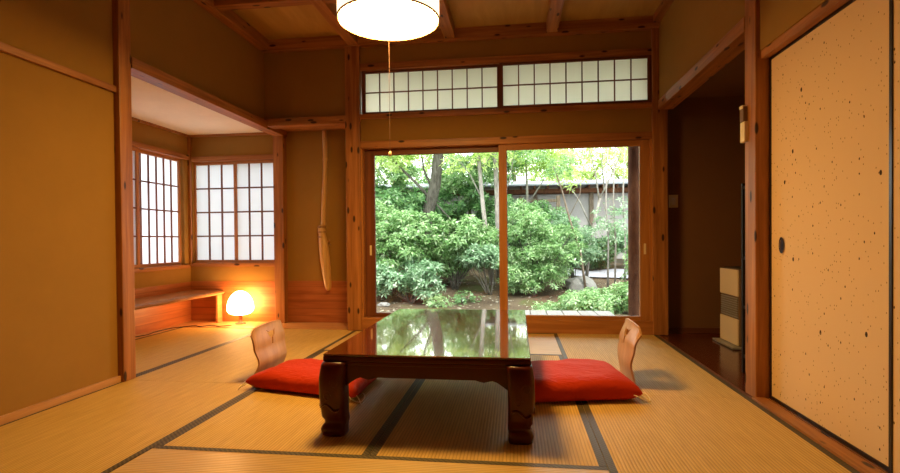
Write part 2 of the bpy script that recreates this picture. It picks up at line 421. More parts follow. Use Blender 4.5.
struct('trim_25', 'grooved timber threshold under the sliding paper doors', 'sill', M_beamY, (1.885, 2.10, -3.8, -1.925, -.03, .0), (1.885, 1.955, -3.8, -1.925, 0.0, .012), (1.966, 1.972, -3.8, -1.925, 0.0, .010))
struct('trim_26', 'thin dark edge strip between mats and corridor', 'sill', M_dkZ, (1.885, 1.905, -1.925, .0, -.05, .0))
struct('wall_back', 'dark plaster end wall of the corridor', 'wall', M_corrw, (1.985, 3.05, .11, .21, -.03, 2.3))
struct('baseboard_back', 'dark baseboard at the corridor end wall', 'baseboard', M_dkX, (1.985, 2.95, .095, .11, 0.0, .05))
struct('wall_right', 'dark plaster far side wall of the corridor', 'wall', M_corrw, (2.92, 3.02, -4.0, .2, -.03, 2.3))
struct('wall_front', 'dark near end wall of the corridor', 'wall', M_corrw, (2.12, 3.02, -4.1, -4.0, -.03, 2.3))
struct('wall_front', 'unseen wall behind the camera, made dark timber to cut bounce light', 'wall', M_dkX, (-2.1, 2.1, YF-.1, YF, -.03, ZC))  # out of view; dark and set back to keep bounce off camera-facing sides
# ceiling beams
for i, x in enumerate((-W, 0.0, W)):
    struct('trim_%d' % (27+i), ['ceiling joist nearest the left wall', 'ceiling joist beside the pendant lamp', 'ceiling joist nearest the right wall'][i], 'joist', M_beamY,
           (x-.052, x+.052, YF, -.075, 2.80, ZC), bev=.004)
struct('trim_30', 'perimeter ceiling beam along the left wall', 'beam', M_beamY, (XL, XL+.09, YF, -.075, 2.795, ZC), bev=.004)
struct('trim_31', 'perimeter ceiling beam along the right wall', 'beam', M_beamY, (XR-.06, XR+.02, YF, -.075, 2.835, ZC), bev=.004)
struct('trim_32', 'perimeter ceiling beam along the garden wall', 'beam', M_beamX, (XL, XR, -.075, 0.0, 2.795, ZC), bev=.004)
for i in range(5):
    struct('trim_%d' % (33+i), ['cross beam of the ceiling nearest the garden wall', 'second cross beam of the ceiling', 'third cross beam of the ceiling', 'fourth cross beam of the ceiling', 'fifth cross beam of the ceiling'][i], 'beam', M_beamX,
           (XL+.09, XR-.06, -W*(i+1)-.05, -W*(i+1)+.05, 2.812, ZC), bev=.004)

# ------------------------------------------------------------------ windows
def shoji(name, label, plane, a0, a1, z0, z1, depth, cols, rows, stile=.032, rail=.034, bar=.008, frame_m=None, bar_m=None, side=1, thick=.028, pm=None):
    """paper panel: plane 'Y' (faces the camera) or 'X' (faces +x); a0..a1 along the wall, depth = position of its room face"""
    fm_v, fm_h = frame_m
    t = thing(name, label, 'paper window', kind='structure')
    d0, d1 = depth, depth+thick*side
    def bx(u0, u1, w0, w1, p0, p1):
        return (u0, u1, p0, p1, w0, w1) if plane == 'Y' else (p0, p1, u0, u1, w0, w1)
    obj('stile', B(bx(a0, a0+stile, z0, z1, d0, d1), bev=.002), fm_v, t)
    obj('stile', B(bx(a1-stile, a1, z0, z1, d0, d1), bev=.002), fm_v, t)
    obj('rail', B(bx(a0+stile, a1-stile, z1-rail, z1, d0, d1), bev=.002), fm_h, t)
    obj('rail', B(bx(a0+stile, a1-stile, z0, z0+rail, d0, d1), bev=.002), fm_h, t)
    bm = bmesh.new(); b0, b1, w0, w1 = a0+stile, a1-stile, z0+rail, z1-rail
    for i in range(1, cols):
        u = b0+(b1-b0)*i/cols; box(bm, *bx(u-bar/2, u+bar/2, w0, w1, d0+.004*side, d0+.017*side))
    for j in range(1, rows):
        w = w0+(w1-w0)*j/rows; box(bm, *bx(b0, b1, w-bar/2, w+bar/2, d0+.005*side, d0+.0165*side))
    obj('lattice', bm, bar_m, t)
    obj('paper', B(bx(b0, b1, w0, w1, d0+.0175*side, d0+.0195*side)), pm or M_paper, t)
    return t
DK = (M_dkZ, M_dkX)
shoji('window_1', 'long paper transom panel over the left garden door', 'Y', -.895, .478, 2.135, 2.565, .012, 9, 2, .036, .024, .011, DK, M_dkZ, pm=M_paperT)
shoji('window_2', 'long paper transom panel over the right garden door', 'Y', .465, 1.852, 2.135, 2.565, -.018, 9, 2, .034, .024, .011, DK, M_dkZ, pm=M_paperT)
LT = (M_sashZ, M_sashX); LTY = (M_sashZ, M_sashY)
shoji('window_3', 'left half of the paper window on the alcove back wall', 'Y', -3.0, -2.465, .655, 1.785, AY+.03, 3, 4, .034, .032, .016, LT, M_dkZ)
shoji('window_4', 'right half of the paper window beside the alcove post', 'Y', -2.49, -1.985, .655, 1.785, AY-.002, 3, 4, .034, .032, .016, LT, M_dkZ)
shoji('window_5', 'fully seen paper panel on the alcove left wall', 'X', -.455, .29, .64, 1.805, AX-.028, 6, 4, .034, .034, .016, LTY, M_dkZ, side=-1)
shoji('window_6', 'paper panel half hidden by the alcove post on the left wall', 'X', -1.12, -.375, .64, 1.805, AX+.005, 6, 4, .034, .034, .016, LTY, M_dkZ, side=-1)

def sash(name, label, x0, x1, z0, z1, y0, y1, sl, sr, rt, rb, mv, mh, pull_x):
    t = thing(name, label, 'glass sliding door', kind='structure')
    obj('stile', B((x0, x0+sl, y0, y1, z0, z1), bev=.003), mv, t)
    obj('stile', B((x1-sr, x1, y0, y1, z0, z1), bev=.003), mv, t)
    obj('rail', B((x0+sl, x1-sr, y0, y1, z1-rt, z1), bev=.003), mh, t)
    obj('rail', B((x0+sl, x1-sr, y0, y1, z0, z0+rb), bev=.003), mh, t)
    ym = (y0+y1)/2
    obj('glass_pane', B((x0+sl, x1-sr, ym-.002, ym+.002, z0+rb, z1-rt)), M_glass, t)
    p = obj('pull', B((pull_x-.010, pull_x+.010, y0-.004, y0+.004, .74, .84), bev=.003), M_cream, t)
    return t
sash('door_1', 'left glass sliding door, frame coloured dark for shade, showing green shrubs', -.885, .53, .125, 1.797, .05, .085, .10, .06, .062, .04, M_dkZ, M_dkX, -.83)  # darker timber here paints in the shade of the backlit sash
sash('door_2', 'right glass sliding door in orange timber frame with the deck beyond', .452, 1.832, .125, 1.797, -.005, .03, .075, .085, .058, .04, M_sashZ, M_sashX, 1.79)

# ------------------------------------------------------------------ sliding paper doors (right)
def fusuma(name, label, y0, y1, x0, z0, z1, pull_y, right_frame=True):
    t = thing(name, label, 'sliding paper door', kind='structure')
    x1 = x0+.022; f = .014
    obj('paper_panel', B((x0+.002, x1, y0+f, y1-f, z0+f, z1-f)), M_fus, t)
    obj('frame', B((x0-.003, x1+.002, y0, y0+f, z0, z1), (x0-.003, x1+.002, y1-f, y1, z0, z1), (x0-.003, x1+.002, y0+f, y1-f, z0, z0+f), (x0-.003, x1+.002, y0+f, y1-f, z1-f, z1)), M_fusb, t)
    bm = bmesh.new()
    for r0, r1, d in ((.034, .025, .006), (.025, .0, .002)):
        ring = []
        for r in (r0, r1):
            ring.append([bm.verts.new((x0+.002-d*(1 if r == r0 else .6), pull_y+r*.75*math.cos(k*PI/14), .845+r*1.25*math.sin(k*PI/14))) for k in range(28)] if r > 0 else None)
        if ring[1]:
            for k in range(28): bm.faces.new((ring[0][k], ring[0][(k+1) % 28], ring[1][(k+1) % 28], ring[1][k]))
        else: bm.faces.new(ring[0])
    obj('finger_pull', bm, M_iron, t, smooth=True)
    return t
fusuma('door_3', 'flecked cream sliding paper door with black oval pull', -2.905, -1.925, 1.979, .0125, 1.857, -2.050)
fusuma('door_4', 'flecked cream sliding paper door overlapping the first at the right edge', -3.77, -2.862, 1.950, .0125, 1.857, -3.62)

# ------------------------------------------------------------------ tatami mats
def mat(label, x0, x1, y0, y1, along):
    g = .0015
    X0, X1, Y0, Y1 = x0+g, x1-g, y0+g, y1-g
    org = ((X0+X1)/2, (Y0+Y1)/2, -.03)
    t = thing('tatami_mat', label, 'tatami mat', org, 'tatami mats of the room floor')
    obj('straw_surface', B((X0, X1, Y0, Y1, -.03, 0.0), bev=.001), M_tatY if along == 'Y' else M_tatX, t)
    hw = .03
    bs = [(X0, X0+hw, Y0, Y1), (X1-hw, X1, Y0, Y1)] if along == 'Y' else [(X0, X1, Y0, Y0+hw), (X0, X1, Y1-hw, Y1)]
    for b in bs: obj('cloth_border', B((*b, -.004, .0012)), M_heri, t)
mat('rush mat behind the left cushion, reaching the vase recess', -2*W, -W, -2*W, 0, 'Y')
mat('rush mat along the foot of the bare left wall', -2*W, -W, -4*W, -2*W, 'Y')
mat('crosswise rush mat behind the table along the garden doors', -W, W, -W, -.03, 'X')
mat('rush mat under the left half of the table', -W, 0, -3*W, -W, 'Y')
mat('rush mat under the right half of the table', 0, W, -3*W, -W, 'Y')
mat('crosswise rush mat nearest the camera in front of the table', -W, W, -4*W, -3*W, 'X')
mat('rush mat beside the corridor opening behind the right cushion', W, 1.885, -2*W, -.03, 'Y')
mat('rush mat along the sliding paper doors', W, 1.885, -4*W, -2*W, 'Y')
mat('rush mat inside the alcove in front of the desk', -3*W, -2*W, -1.95, 0, 'Y')

# ------------------------------------------------------------------ low lacquer table
tb = thing('low_table', 'large red brown lacquered low table with carved legs on the mats', 'table', (.20, -1.9, 0))
TX0, TX1, TY0, TY1, TZ = -.272, .670, -2.665, -1.13, .370
bm = B((TX0, TX1, TY0, TY1, .360, TZ))
bmesh.ops.bevel(bm, geom=[e for e in bm.edges], offset=.004, segments=2, affect='EDGES', profile=.5)
top = obj('tabletop', bm, M_lacq, tb)
obj('edge_band', B((TX0-.001, TX1+.001, TY0-.001, TY1+.001, .336, .361), bev=.006), M_lacs, tb)
obj('under_moulding', B((TX0+.008, TX1-.008, TY0+.008, TY1-.008, .318, .336), bev=.004), M_lacs, tb)
def apron(p, q, out):   # scalloped board from p to q (2d), facing out
    bm = bmesh.new(); n = 48; th = .022
    rows = []
    for i in range(n+1):
        s = i/n; d = min(s, 1-s)
        L = (Vector(q)-Vector(p)).length
        e = d*L
        z = .262
        if e < .17: z = .262 - .055*(.5+.5*math.cos(PI*min(1, max(0, (e-.045))/.115)))
        if .16 < e < .22: z = .262 - .010*math.sin(PI*(e-.16)/.06)
        x = p[0]+(q[0]-p[0])*s; y = p[1]+(q[1]-p[1])*s
        rows.append([bm.verts.new((x, y, .32)), bm.verts.new((x, y, z)), bm.verts.new((x-out[0]*th, y-out[1]*th, z)), bm.verts.new((x-out[0]*th, y-out[1]*th, .32))])
    for a, b in zip(rows, rows[1:]):
        for k in range(4): bm.faces.new((a[k], a[(k+1) % 4], b[(k+1) % 4], b[k]))
    bm.faces.new(rows[0]); bm.faces.new(rows[-1])
    return bm
ax0, ax1, ay0, ay1 = TX0+.018, TX1-.018, TY0+.018, TY1-.018
obj('apron', apron((ax0, ay0), (ax1, ay0), (0, -1)), M_lacs, tb)
obj('apron', apron((ax0, ay1), (ax1, ay1), (0, 1)), M_lacs, tb)
obj('apron', apron((ax0, ay0), (ax0, ay1), (-1, 0)), M_lacs, tb)
obj('apron', apron((ax1, ay0), (ax1, ay1), (1, 0)), M_lacs, tb)
def leg(cx, cy, sx, sy):
    # z, outward shift, half width
    prof = [(.0, .002, .048), (.008, .006, .053), (.034, .008, .055), (.050, .004, .052), (.060, -.002, .049), (.074, .0, .050), (.090, .005, .054), (.14, .008, .056), (.20, .010, .058),
            (.26, .010, .058), (.30, .007, .057), (.322, .004, .057), (.335, .0, .056)]
    bm = bmesh.new(); rings = []
    for z, o, h in prof:
        ring = []
        for k in range(24):
            a = 2*PI*k/24+PI/24; c, s = math.cos(a), math.sin(a)
            e = 5.5; r = (abs(c)**e+abs(s)**e)**(-1/e)
            ring.append(bm.verts.new((cx+sx*o+h*r*c, cy+sy*o+h*r*s, z)))
        rings.append(ring)
    for r0, r1 in zip(rings, rings[1:]):
        for k in range(24): bm.faces.new((r0[k], r0[(k+1) % 24], r1[(k+1) % 24], r1[k]))
    bm.faces.new(rings[0]); bm.faces.new(rings[-1])
    l = obj('leg', bm, M_lacs, tb, smooth=True)
    # carved scrolls standing proud of the outer faces
    for face in range(2):
        b2 = bmesh.new()
        def P(u, z):
            return (cx+sx*.010+u*1.0, cy+sy*(.008+.0565), z) if face == 0 else (cx+sx*(.008+.0565), cy+u, z)
        pts = [P(-.045+.09*t/8, .135+.016*math.sin(t/8*2*PI)) for t in range(9)]
        tube(b2, pts, [.003]+[.0055]*7+[.003], 6)
        sp = [P(.018*math.cos(t*.55)*(1-t/22)-.012, .190+.030*math.sin(t*.55)*(1-t/22)) for t in range(18)]
        tube(b2, sp, [.005]*17+[.002], 6)
        sp = [P(-.020*math.cos(t*.55)*(1-t/22)+.020, .245+.024*math.sin(t*.55)*(1-t/22)) for t in range(18)]
        tube(b2, sp, [.005]*17+[.002], 6)
        obj('carved_scroll', b2, M_lacs, l, smooth=True)
LX0, LX1, LY0, LY1 = -.217, .617, -2.638, -1.160
leg(LX0, LY0, -1, -1); leg(LX1, LY0, 1, -1); leg(LX0, LY1, -1, 1); leg(LX1, LY1, 1, 1)

# ------------------------------------------------------------------ floor chairs
def bake_boolean(o, cutter):
    md = o.modifiers.new('cut', 'BOOLEAN'); md.operation = 'DIFFERENCE'; md.object = cutter; md.solver = 'EXACT'
    bpy.context.view_layer.update()
    dg = bpy.context.evaluated_depsgraph_get()
    me = bpy.data.meshes.new_from_object(o.evaluated_get(dg))
    o.modifiers.clear(); o.data = me
    bpy.data.objects.remove(cutter, do_unlink=True)
def zaisu(label, x, yc, sgn, yaw, prof, zt):
    """sgn = +1: back stands on the -x side and faces +x"""
    t = thing('floor_chair', label, 'floor chair', (x, yc, 0), 'legless floor chairs at the low table')
    nz, ny = 30, 22; hw = .21; th = .011
    def pf(z):
        for (z0, a), (z1, b) in zip(prof, prof[1:]):
            if z <= z1: s = (z-z0)/(z1-z0); s = s*s*(3-2*s); return a+(b-a)*s
        return prof[-1][1]
    bm = bmesh.new(); front, back = [], []
    for i in range(nz+1):
        z = zt*i/nz
        ra, rb = [], []
        for j in range(ny+1):
            v = -1+2*j/ny
            w = hw*(1-.10*math.exp(-((z-.13)/.06)**2))
            zz = z
            top = z/zt
            # rounded top corners and a gentle crown
            zz = z - (max(0, abs(v)-.80)/.20)**2*.040*top**6 - .018*v*v*top**4
            bow = .022*v*v*sgn*(-1)+.022*sgn       # gently cupped
            xx = x + sgn*pf(z) + bow*.6
            ra.append(bm.verts.new((xx, yc+v*w, zz))); rb.append(bm.verts.new((xx-sgn*th, yc+v*w, zz)))
        front.append(ra); back.append(rb)
    for i in range(nz):
        for j in range(ny):
            bm.faces.new((front[i][j], front[i][j+1], front[i+1][j+1], front[i+1][j]))
            bm.faces.new((back[i][j], back[i+1][j], back[i+1][j+1], back[i][j+1]))
    for i in range(nz):
        for j in (0, ny): bm.faces.new((front[i][j], front[i+1][j], back[i+1][j], back[i][j]))
    for j in range(ny):
        for i in (0, nz): bm.faces.new((front[i][j], front[i][j+1], back[i][j+1], back[i][j]))
    b = obj('backrest', bm, M_zaisu, t, smooth=False)
    # bird shaped cut out
    out = [(-.058,.050),(-.026,.034),(0,.042),(.026,.034),(.058,.050),(.040,.010),(.014,-.006),(.008,-.045),(-.008,-.045),(-.014,-.006),(-.040,.010)]
    cb = bmesh.new(); zc = zt-.095
    f0 = [cb.verts.new((-.3, u, w_*1.05+zc)) for u, w_ in out]; f1 = [cb.verts.new((.3, u, w_*1.05+zc)) for u, w_ in out]
    cb.faces.new(f0); cb.faces.new(list(reversed(f1)))
    for k in range(len(out)): cb.faces.new((f0[k], f0[(k+1) % len(out)], f1[(k+1) % len(out)], f1[k]))
    bmesh.ops.recalc_face_normals(cb, faces=cb.faces)
    me = bpy.data.meshes.new('c'); cb.to_mesh(me); cb.free()
    cut = bpy.data.objects.new('c', me); COL.objects.link(cut); cut.location = (x, yc, 0)
    bake_boolean(b, cut)
    # seat board lying on the mat under the cushion
    s0, s1 = sorted((x+sgn*(pf(0)+.004), x+sgn*.42))
    obj('seat', B((s0, s1, yc-.2, yc+.2, .0015, .0115), bev=.003), M_zaisu, t)
    t.rotation_euler = (0, 0, yaw)
    return t
zaisu('bent plywood floor chair left of the table with a cut-out back', -1.02, -1.70, 1, 0, [(0, -.012), (.115, .028), (.22, .008), (.36, -.012)], .352)
zaisu('bent plywood floor chair right of the table with a cut-out back', 1.302, -1.60, -1, 0, [(0, .010), (.14, .030), (.24, .014), (.38, -.024)], .375)

def zabuton(label, c, h, tassel_corners):
    """c = NL, NR, FR, FL corners (x, y); pillow with pinched corners"""
    cx = sum(p[0] for p in c)/4; cy = sum(p[1] for p in c)/4; z0 = .0125
    t = thing('floor_cushion', label, 'cushion', (cx, cy, z0), 'red floor cushions at the low table')
    bm = bmesh.new(); n = 28
    def mp(u, v):
        pin_u = 1-.05*(1-v*v); pin_v = 1-.05*(1-u*u)
        a = (u*pin_u+1)/2; b = (v*pin_v+1)/2
        x = (c[0][0]*(1-a)+c[1][0]*a)*(1-b)+(c[3][0]*(1-a)+c[2][0]*a)*b
        y = (c[0][1]*(1-a)+c[1][1]*a)*(1-b)+(c[3][1]*(1-a)+c[2][1]*a)*b
        return x, y
    top, bot = [], []
    for i in range(n+1):
        rt, rb = [], []
        for j in range(n+1):
            u = math.sin((-1+2*i/n)*PI/2); v = math.sin((-1+2*j/n)*PI/2)
            x, y = mp(u, v)
            f = max(0, (1-abs(u)**6)*(1-abs(v)**6))**.42
            wob = .012*noise.noise((x*7+cx*3, y*7, .3))*f + .006*noise.noise((x*19, y*19+cx, 1.7))*f
            seam = .040
            rt.append(bm.verts.new((x, y, z0+seam+(h-seam)*f+wob)))
            rb.append(rt[-1] if (i in (0, n) or j in (0, n)) else bm.verts.new((x, y, z0+seam*(1-min(1, f*1.5)))))
        top.append(rt); bot.append(rb)
    for i in range(n):
        for j in range(n):
            bm.faces.new((top[i][j], top[i][j+1], top[i+1][j+1], top[i+1][j]))
            q = [bot[i][j], bot[i+1][j], bot[i+1][j+1], bot[i][j+1]]
            try: bm.faces.new(q)
            except ValueError: pass
    obj('cover', bm, M_red, t, smooth=True)
    for k in tassel_corners:
        px, py = c[k]; dx, dy = px-cx, py-cy; L = math.hypot(dx, dy); dx /= L; dy /= L
        b2 = bmesh.new()
        ox, oy = px-dx*.010, py-dy*.010
        pts = []
        for q in range(13):
            a = q/12*PI*1.25-.2
            pts.append((ox+dx*.045*math.sin(a)-dy*.05*math.cos(a)*.9, oy+dy*.045*math.sin(a)+dx*.05*math.cos(a)*.9, z0+.034-.026*math.sin(min(PI, max(0, a)))))
        tube(b2, pts, .0028, 6)
        tube(b2, [(ox, oy, z0+.032), (ox+dx*.02, oy+dy*.02, z0+.022), (ox+dx*.05, oy+dy*.045, z0-.006)], .0028, 6)
        obj('corner_tassel', b2, M_thread, t, smooth=True)
zabuton('red cloth cushion on the left floor chair, partly under the table', [(-1.0,-2.05), (-.250,-2.23), (-.235,-1.68), (-.93,-1.60)], .102, [0, 1])
zabuton('red cloth cushion on the right floor chair, tucked against the table', [(.615,-2.20), (1.28,-2.06), (1.19,-1.50), (.64,-1.60)], .122, [1])

# ------------------------------------------------------------------ pendant lamp
LXc, LYc, LZ = -.138, -1.90, 2.205
pl = thing('pendant_lamp', 'lit round drum pendant lamp hanging from the ceiling', 'lamp', (LXc, LYc, ZC))
bm = bmesh.new(); lathe(bm, LXc, LYc, [(.304, LZ), (.304, LZ+.26)], 64); obj('lamp_shade', bm, M_shade, pl, smooth=True)
bm = bmesh.new(); lathe(bm, LXc, LYc, [(.010, LZ+.012), (.296, LZ+.012)], 64); obj('diffuser', bm, M_bulb, pl, smooth=True)
for z in (LZ-.004, LZ+.255):
    bm = bmesh.new(); lathe(bm, LXc, LYc, [(.298, z), (.307, z), (.307, z+.008), (.298, z+.008), (.298, z)], 64)
    obj('hoop', bm, M_bamboo, pl, smooth=False)
bm = bmesh.new(); lathe(bm, LXc, LYc, [(.0, LZ+.26), (.30, LZ+.26)], 48); obj('top_cover', bm, M_white, pl)
bm = bmesh.new(); tube(bm, [(LXc, LYc, LZ+.26), (LXc, LYc, ZC)], .008, 8); obj('suspension_cord', bm, M_black, pl)
bm = bmesh.new(); tube(bm, [(LXc, LYc, LZ+.012), (LXc, LYc, 1.42)], .0013, 6); pc = obj('pull_cord', bm, M_pull, pl)
bm = bmesh.new(); lathe(bm, LXc, LYc, [(.002, 1.425), (.007, 1.42), (.010, 1.405), (.008, 1.395), (.001, 1.392)], 12); obj('knob', bm, M_thread, pc, smooth=True)

# ------------------------------------------------------------------ alcove furniture
dk = thing('low_desk', 'low live edge timber desk along the alcove left wall', 'desk', (-2.83, -.6, 0))
bm = bmesh.new(); rows = []
n = 60; random.seed(4)
for i in range(n+1):
    y = -1.93+i*(AY-.012+1.93)/n
    e = -2.602+.012*noise.noise((y*3, .2, 0))+.007*noise.noise((y*13, .7, 0))+.004*noise.noise((y*31, 2, 0))
    rows.append((y, e))
V = []
for y, e in rows:
    V.append([bm.verts.new(p) for p in ((AX+.006, y, .352), (e-.028, y, .352), (e-.008, y, .342), (e, y, .329), (e-.018, y, .312), (AX+.006, y, .312))])
for a, b in zip(V, V[1:]):
    for k in range(6): bm.faces.new((a[k], a[(k+1) % 6], b[(k+1) % 6], b[k]))
bm.faces.new(V[0]); bm.faces.new(V[-1])
o = obj('desk_board', bm, M_deskY, dk)
bm = bmesh.new(); Vb = []
for y, e in rows:
    Vb.append([bm.verts.new(p) for p in ((e-.027, y, .3528), (e-.007, y, .3428), (e+.001, y, .329), (e-.017, y, .3115))])
for a, b in zip(Vb, Vb[1:]):
    for k in range(3): bm.faces.new((a[k], a[k+1], b[k+1], b[k]))
obj('bark_edge', bm, M_bark, dk)
obj('leg', B((-2.655, -2.630, .29, .375, .0045, .312), bev=.003), M_deskY, dk)
obj('leg', B((-2.655, -2.630, -1.75, -1.66, .0045, .312), bev=.003), M_deskY, dk)

gx, gy = -2.340, .245
gl = thing('globe_lamp', 'glowing egg shaped white lamp on the alcove floor board', 'lamp', (gx, gy, .004))
bm = bmesh.new()
pr = []
for k in range(25):
    t = .5-.5*math.cos(PI*k/24); z = .098+.262*t
    q = ((z-.098)/.262-.30)/(.30 if z < .098+.262*.30 else .70); r = .136*max(0, 1-abs(q)**(3.0 if q < 0 else 1.9))**.5
    pr.append((max(.002, r), z))
lathe(bm, gx, gy, pr, 40, True, True); obj('globe_shade', bm, M_globe, gl, smooth=True)
bm = bmesh.new(); lathe(bm, gx, gy, [(.055, .0045), (.056, .010), (.04, .016), (.022, .022), (.020, .085), (.05, .102)], 32, True, True)
obj('base', bm, M_dkZ, gl, smooth=True)
bm = bmesh.new()
cpts = [(-2.37,.12,.010),(-2.46,.045,.009),(-2.53,.075,.009),(-2.60,.10,.009),(-2.66,.01,.009),(-2.74,.055,.009),(-2.83,-.02,.009),(-2.90,-.12,.009),(-2.915,-.32,.009),(-2.885,-.46,.009),(-2.93,-.66,.009),(-2.90,-.9,.009),(-2.94,-1.2,.009),(-2.93,-1.6,.009)]
sm = []
for i in range(len(cpts)-1):
    p0, p1, p2, p3 = [Vector(cpts[min(max(i+k, 0), len(cpts)-1)]) for k in (-1, 0, 1, 2)]
    for s in range(6):
        t = s/6; sm.append(.5*((2*p1)+(p2-p0)*t+(2*p0-5*p1+4*p2-p3)*t*t+(3*p1-p0-3*p2+p3)*t**3))
tube(bm, sm, .0042, 6); obj('power_cord', bm, M_black, gl, smooth=True)

# hanging bamboo vase on the recess wall
vx, vy = -1.418, AY-.045
vz = thing('hanging_vase', 'tall bamboo and gourd vase hanging on the recess wall', 'vase', (vx, vy, .35))
bm = bmesh.new()
pts, rad = [], []
for k in range(41):
    t = k/40; z = 2.07-1.02*t
    pts.append((vx+.010*math.sin(t*5)-.012*t, vy, z)); nodeb = min(abs(t-a) for a in (.30, .64, .97))
    rad.append(.025+.005*math.exp(-(nodeb/.012)**2))
tube(bm, pts, rad, 14); obj('bamboo_stem', bm, M_bamboo, vz, smooth=True)
bm = bmesh.new()
pts, rad = [], []
prof = [(1.06,.026),(1.03,.036),(1.00,.041),(.96,.036),(.90,.046),(.80,.053),(.68,.052),(.56,.047),(.46,.041),(.40,.035),(.37,.027),(.355,.012)]
for z, r in prof:
    pts.append((vx-.042+.075*((1.06-z)/.7), vy-.012, z)); rad.append(r)
tube(bm, pts, [r*1.0 for r in rad], 16); obj('gourd_body', bm, M_bamboo, vz, smooth=True)
bm = bmesh.new()
for z in (1.035, .985, .93):
    lathe(bm, vx-.036, vy-.010, [(.034, z-.012), (.048, z), (.034, z+.012)], 14)
for a in ((-.05, .98, -.075, 1.00), (-.05, 1.03, -.07, 1.06), (.02, .88, .05, .90), (.02, .86, .06, .845)):
    tube(bm, [(vx+a[0]+.02, vy-.015, a[1]), (vx+a[2]+.01, vy-.03, a[3])], [.010, .004], 6)
obj('root_knot', bm, M_bark, vz, smooth=True)

# ------------------------------------------------------------------ corridor things
ht = thing('space_heater', 'cream upright space heater with brown louvres in the corridor', 'heater', (2.5, -.41, 0))
hx0, hx1, hy0, hy1 = 2.352, 2.62, -.60, -.235
obj('drip_tray', B((hx0-.05, hx1+.02, hy0-.03, hy1+.03, .001, .016), bev=.003), M_greyp, ht)
obj('body', B((hx0+.012, hx1, hy0, hy1, .016, .635), bev=.012), M_brownp, ht)
obj('front_panel', B((hx0, hx0+.014, hy0+.006, hy1-.006, .415, .628), bev=.005), M_cream, ht)
obj('front_panel', B((hx0, hx0+.014, hy0+.006, hy1-.006, .022, .232), bev=.005), M_cream, ht)
bm = bmesh.new()
for k in range(9): box(bm, hx0+.002, hx0+.012, hy0+.02, hy1-.02, .243+k*.0185, .253+k*.0185)
obj('louvre_grille', bm, M_greyp, ht)
obj('control_strip', B((hx0+.03, hx1-.05, hy0+.03, hy1-.03, .635, .641), bev=.002), M_black, ht)

rk = thing('storage_rack', 'black steel rack beside the heater behind the corridor post', 'rack', (2.22, -1.58, 0))
rx0, rx1, ry0, ry1 = 2.075, 2.42, -1.86, -1.335
for px in (rx0, rx1-.022):
    for py in (ry0, ry1-.022): obj('post', B((px, px+.022, py, py+.022, .001, 1.24), bev=.002), M_blkmet, rk)
for z in (.10, .42, .74, 1.20): obj('shelf', B((rx0+.004, rx1-.004, ry0+.004, ry1-.004, z, z+.022), bev=.002), M_blkmet, rk)
tag(obj('storage_box', B((rx0+.03, rx1-.04, ry0+.04, ry1-.03, .123, .36), bev=.008), M_greyp), 'dull grey box on the lowest shelf of the black rack', 'box', 'boxes on the black rack')
tag(obj('storage_box', B((rx0+.03, rx1-.04, ry0+.04, ry1-.03, .443, .68), bev=.008), M_greyp), 'dull grey box on the second shelf of the black rack', 'box', 'boxes on the black rack')
tag(obj('storage_box', B((rx0+.03, rx1-.04, ry0+.04, ry1-.03, .763, 1.08), bev=.008), M_brownp), 'dark brown box on the third shelf of the black rack', 'box', 'boxes on the black rack')

rc = thing('remote_control', 'small cream remote control in a holder on the corridor post', 'remote control', (1.90, -1.815, 1.43))
obj('holder', B((1.884, 1.908, -1.842, -1.785, 1.425, 1.54), bev=.004), M_cream, rc)
obj('handset', B((1.880, 1.903, -1.836, -1.79, 1.54, 1.625), bev=.004), M_brownp, rc)
bm = B((1.876, 1.902, -1.834, -1.792, 1.612, 1.632), bev=.004); obj('end_cap', bm, M_cream, rc)

ls = thing('light_switch', 'cream light switch plate on the corridor end wall', 'switch', (2.075, .11, 1.23))
obj('plate', B((2.035, 2.115, .102, .1105, 1.172, 1.292), bev=.003), M_cream, ls)
obj('rocker', B((2.058, 2.092, .098, .103, 1.20, 1.264), bev=.002), M_white, ls)

# ------------------------------------------------------------------ outside: veranda, eave, post
dkk = thing('veranda_deck', 'weathered plank deck outside the right garden door', 'deck', (.85, .6, -.4))
x = -.30; k = 0
while x < 1.60:
    obj('deck_board', B((x, x+.168, .20, 1.02, .03, .072), bev=.004), M_deck, dkk); x += .178
bm = B((-.28, 1.64, .30, .38, -.03, .03), (-.28, 1.64, .86, .94, -.03, .03))
for px in (-.2, .7, 1.55):
    for py in (.34, .90): box(bm, px-.04, px+.04, py-.04, py+.04, -.52, -.03)
obj('joist_frame', bm, M_barkB, dkk)
bm = bmesh.new(); tube(bm, [(1.912, .95, -.55), (1.912, .95, 1.0), (1.912, .95, 2.62)], [.072, .069, .067], 18)
tag(obj('veranda_post', bm, M_log, smooth=True, origin=(1.912, .95, -.55)), 'dark round log post standing beyond the right glass door', 'post')
struct('roof', 'unseen timber eave added over the veranda to shade the garden doors', 'eave', M_barkB, (-1.05, 3.1, .12, 1.15, 2.66, 2.74))  # out of view; put in to hold sun and sky off the doors

# ------------------------------------------------------------------ garden
def gz(x, y):
    y = np.asarray(y, float); x = np.asarray(x, float)
    rise = np.clip(y-5.8, 0, None)
    s = .115 - .035*np.tanh((x-1.5)*.9)
    return -.52 + s*rise*np.clip(rise/2.0, 0, 1) + .05*np.sin(x*1.7+.4)*np.sin(y*1.3) + .02*np.sin(x*5.1)*np.sin(y*4.3+1)
def ground():
    xs = np.linspace(-16, 18, 110); ys = np.linspace(.15, 30, 100)
    bm = bmesh.new(); g = [[bm.verts.new((xx, yy, float(gz(xx, yy)))) for yy in ys] for xx in xs]
    for a, b in zip(g, g[1:]):
        for j in range(len(ys)-1): bm.faces.new((a[j], b[j], b[j+1], a[j+1]))
    return obj('garden_ground', bm, M_soil, smooth=True)
tag(ground(), 'brown soil of the garden rising away from the house', 'ground', kind='structure')

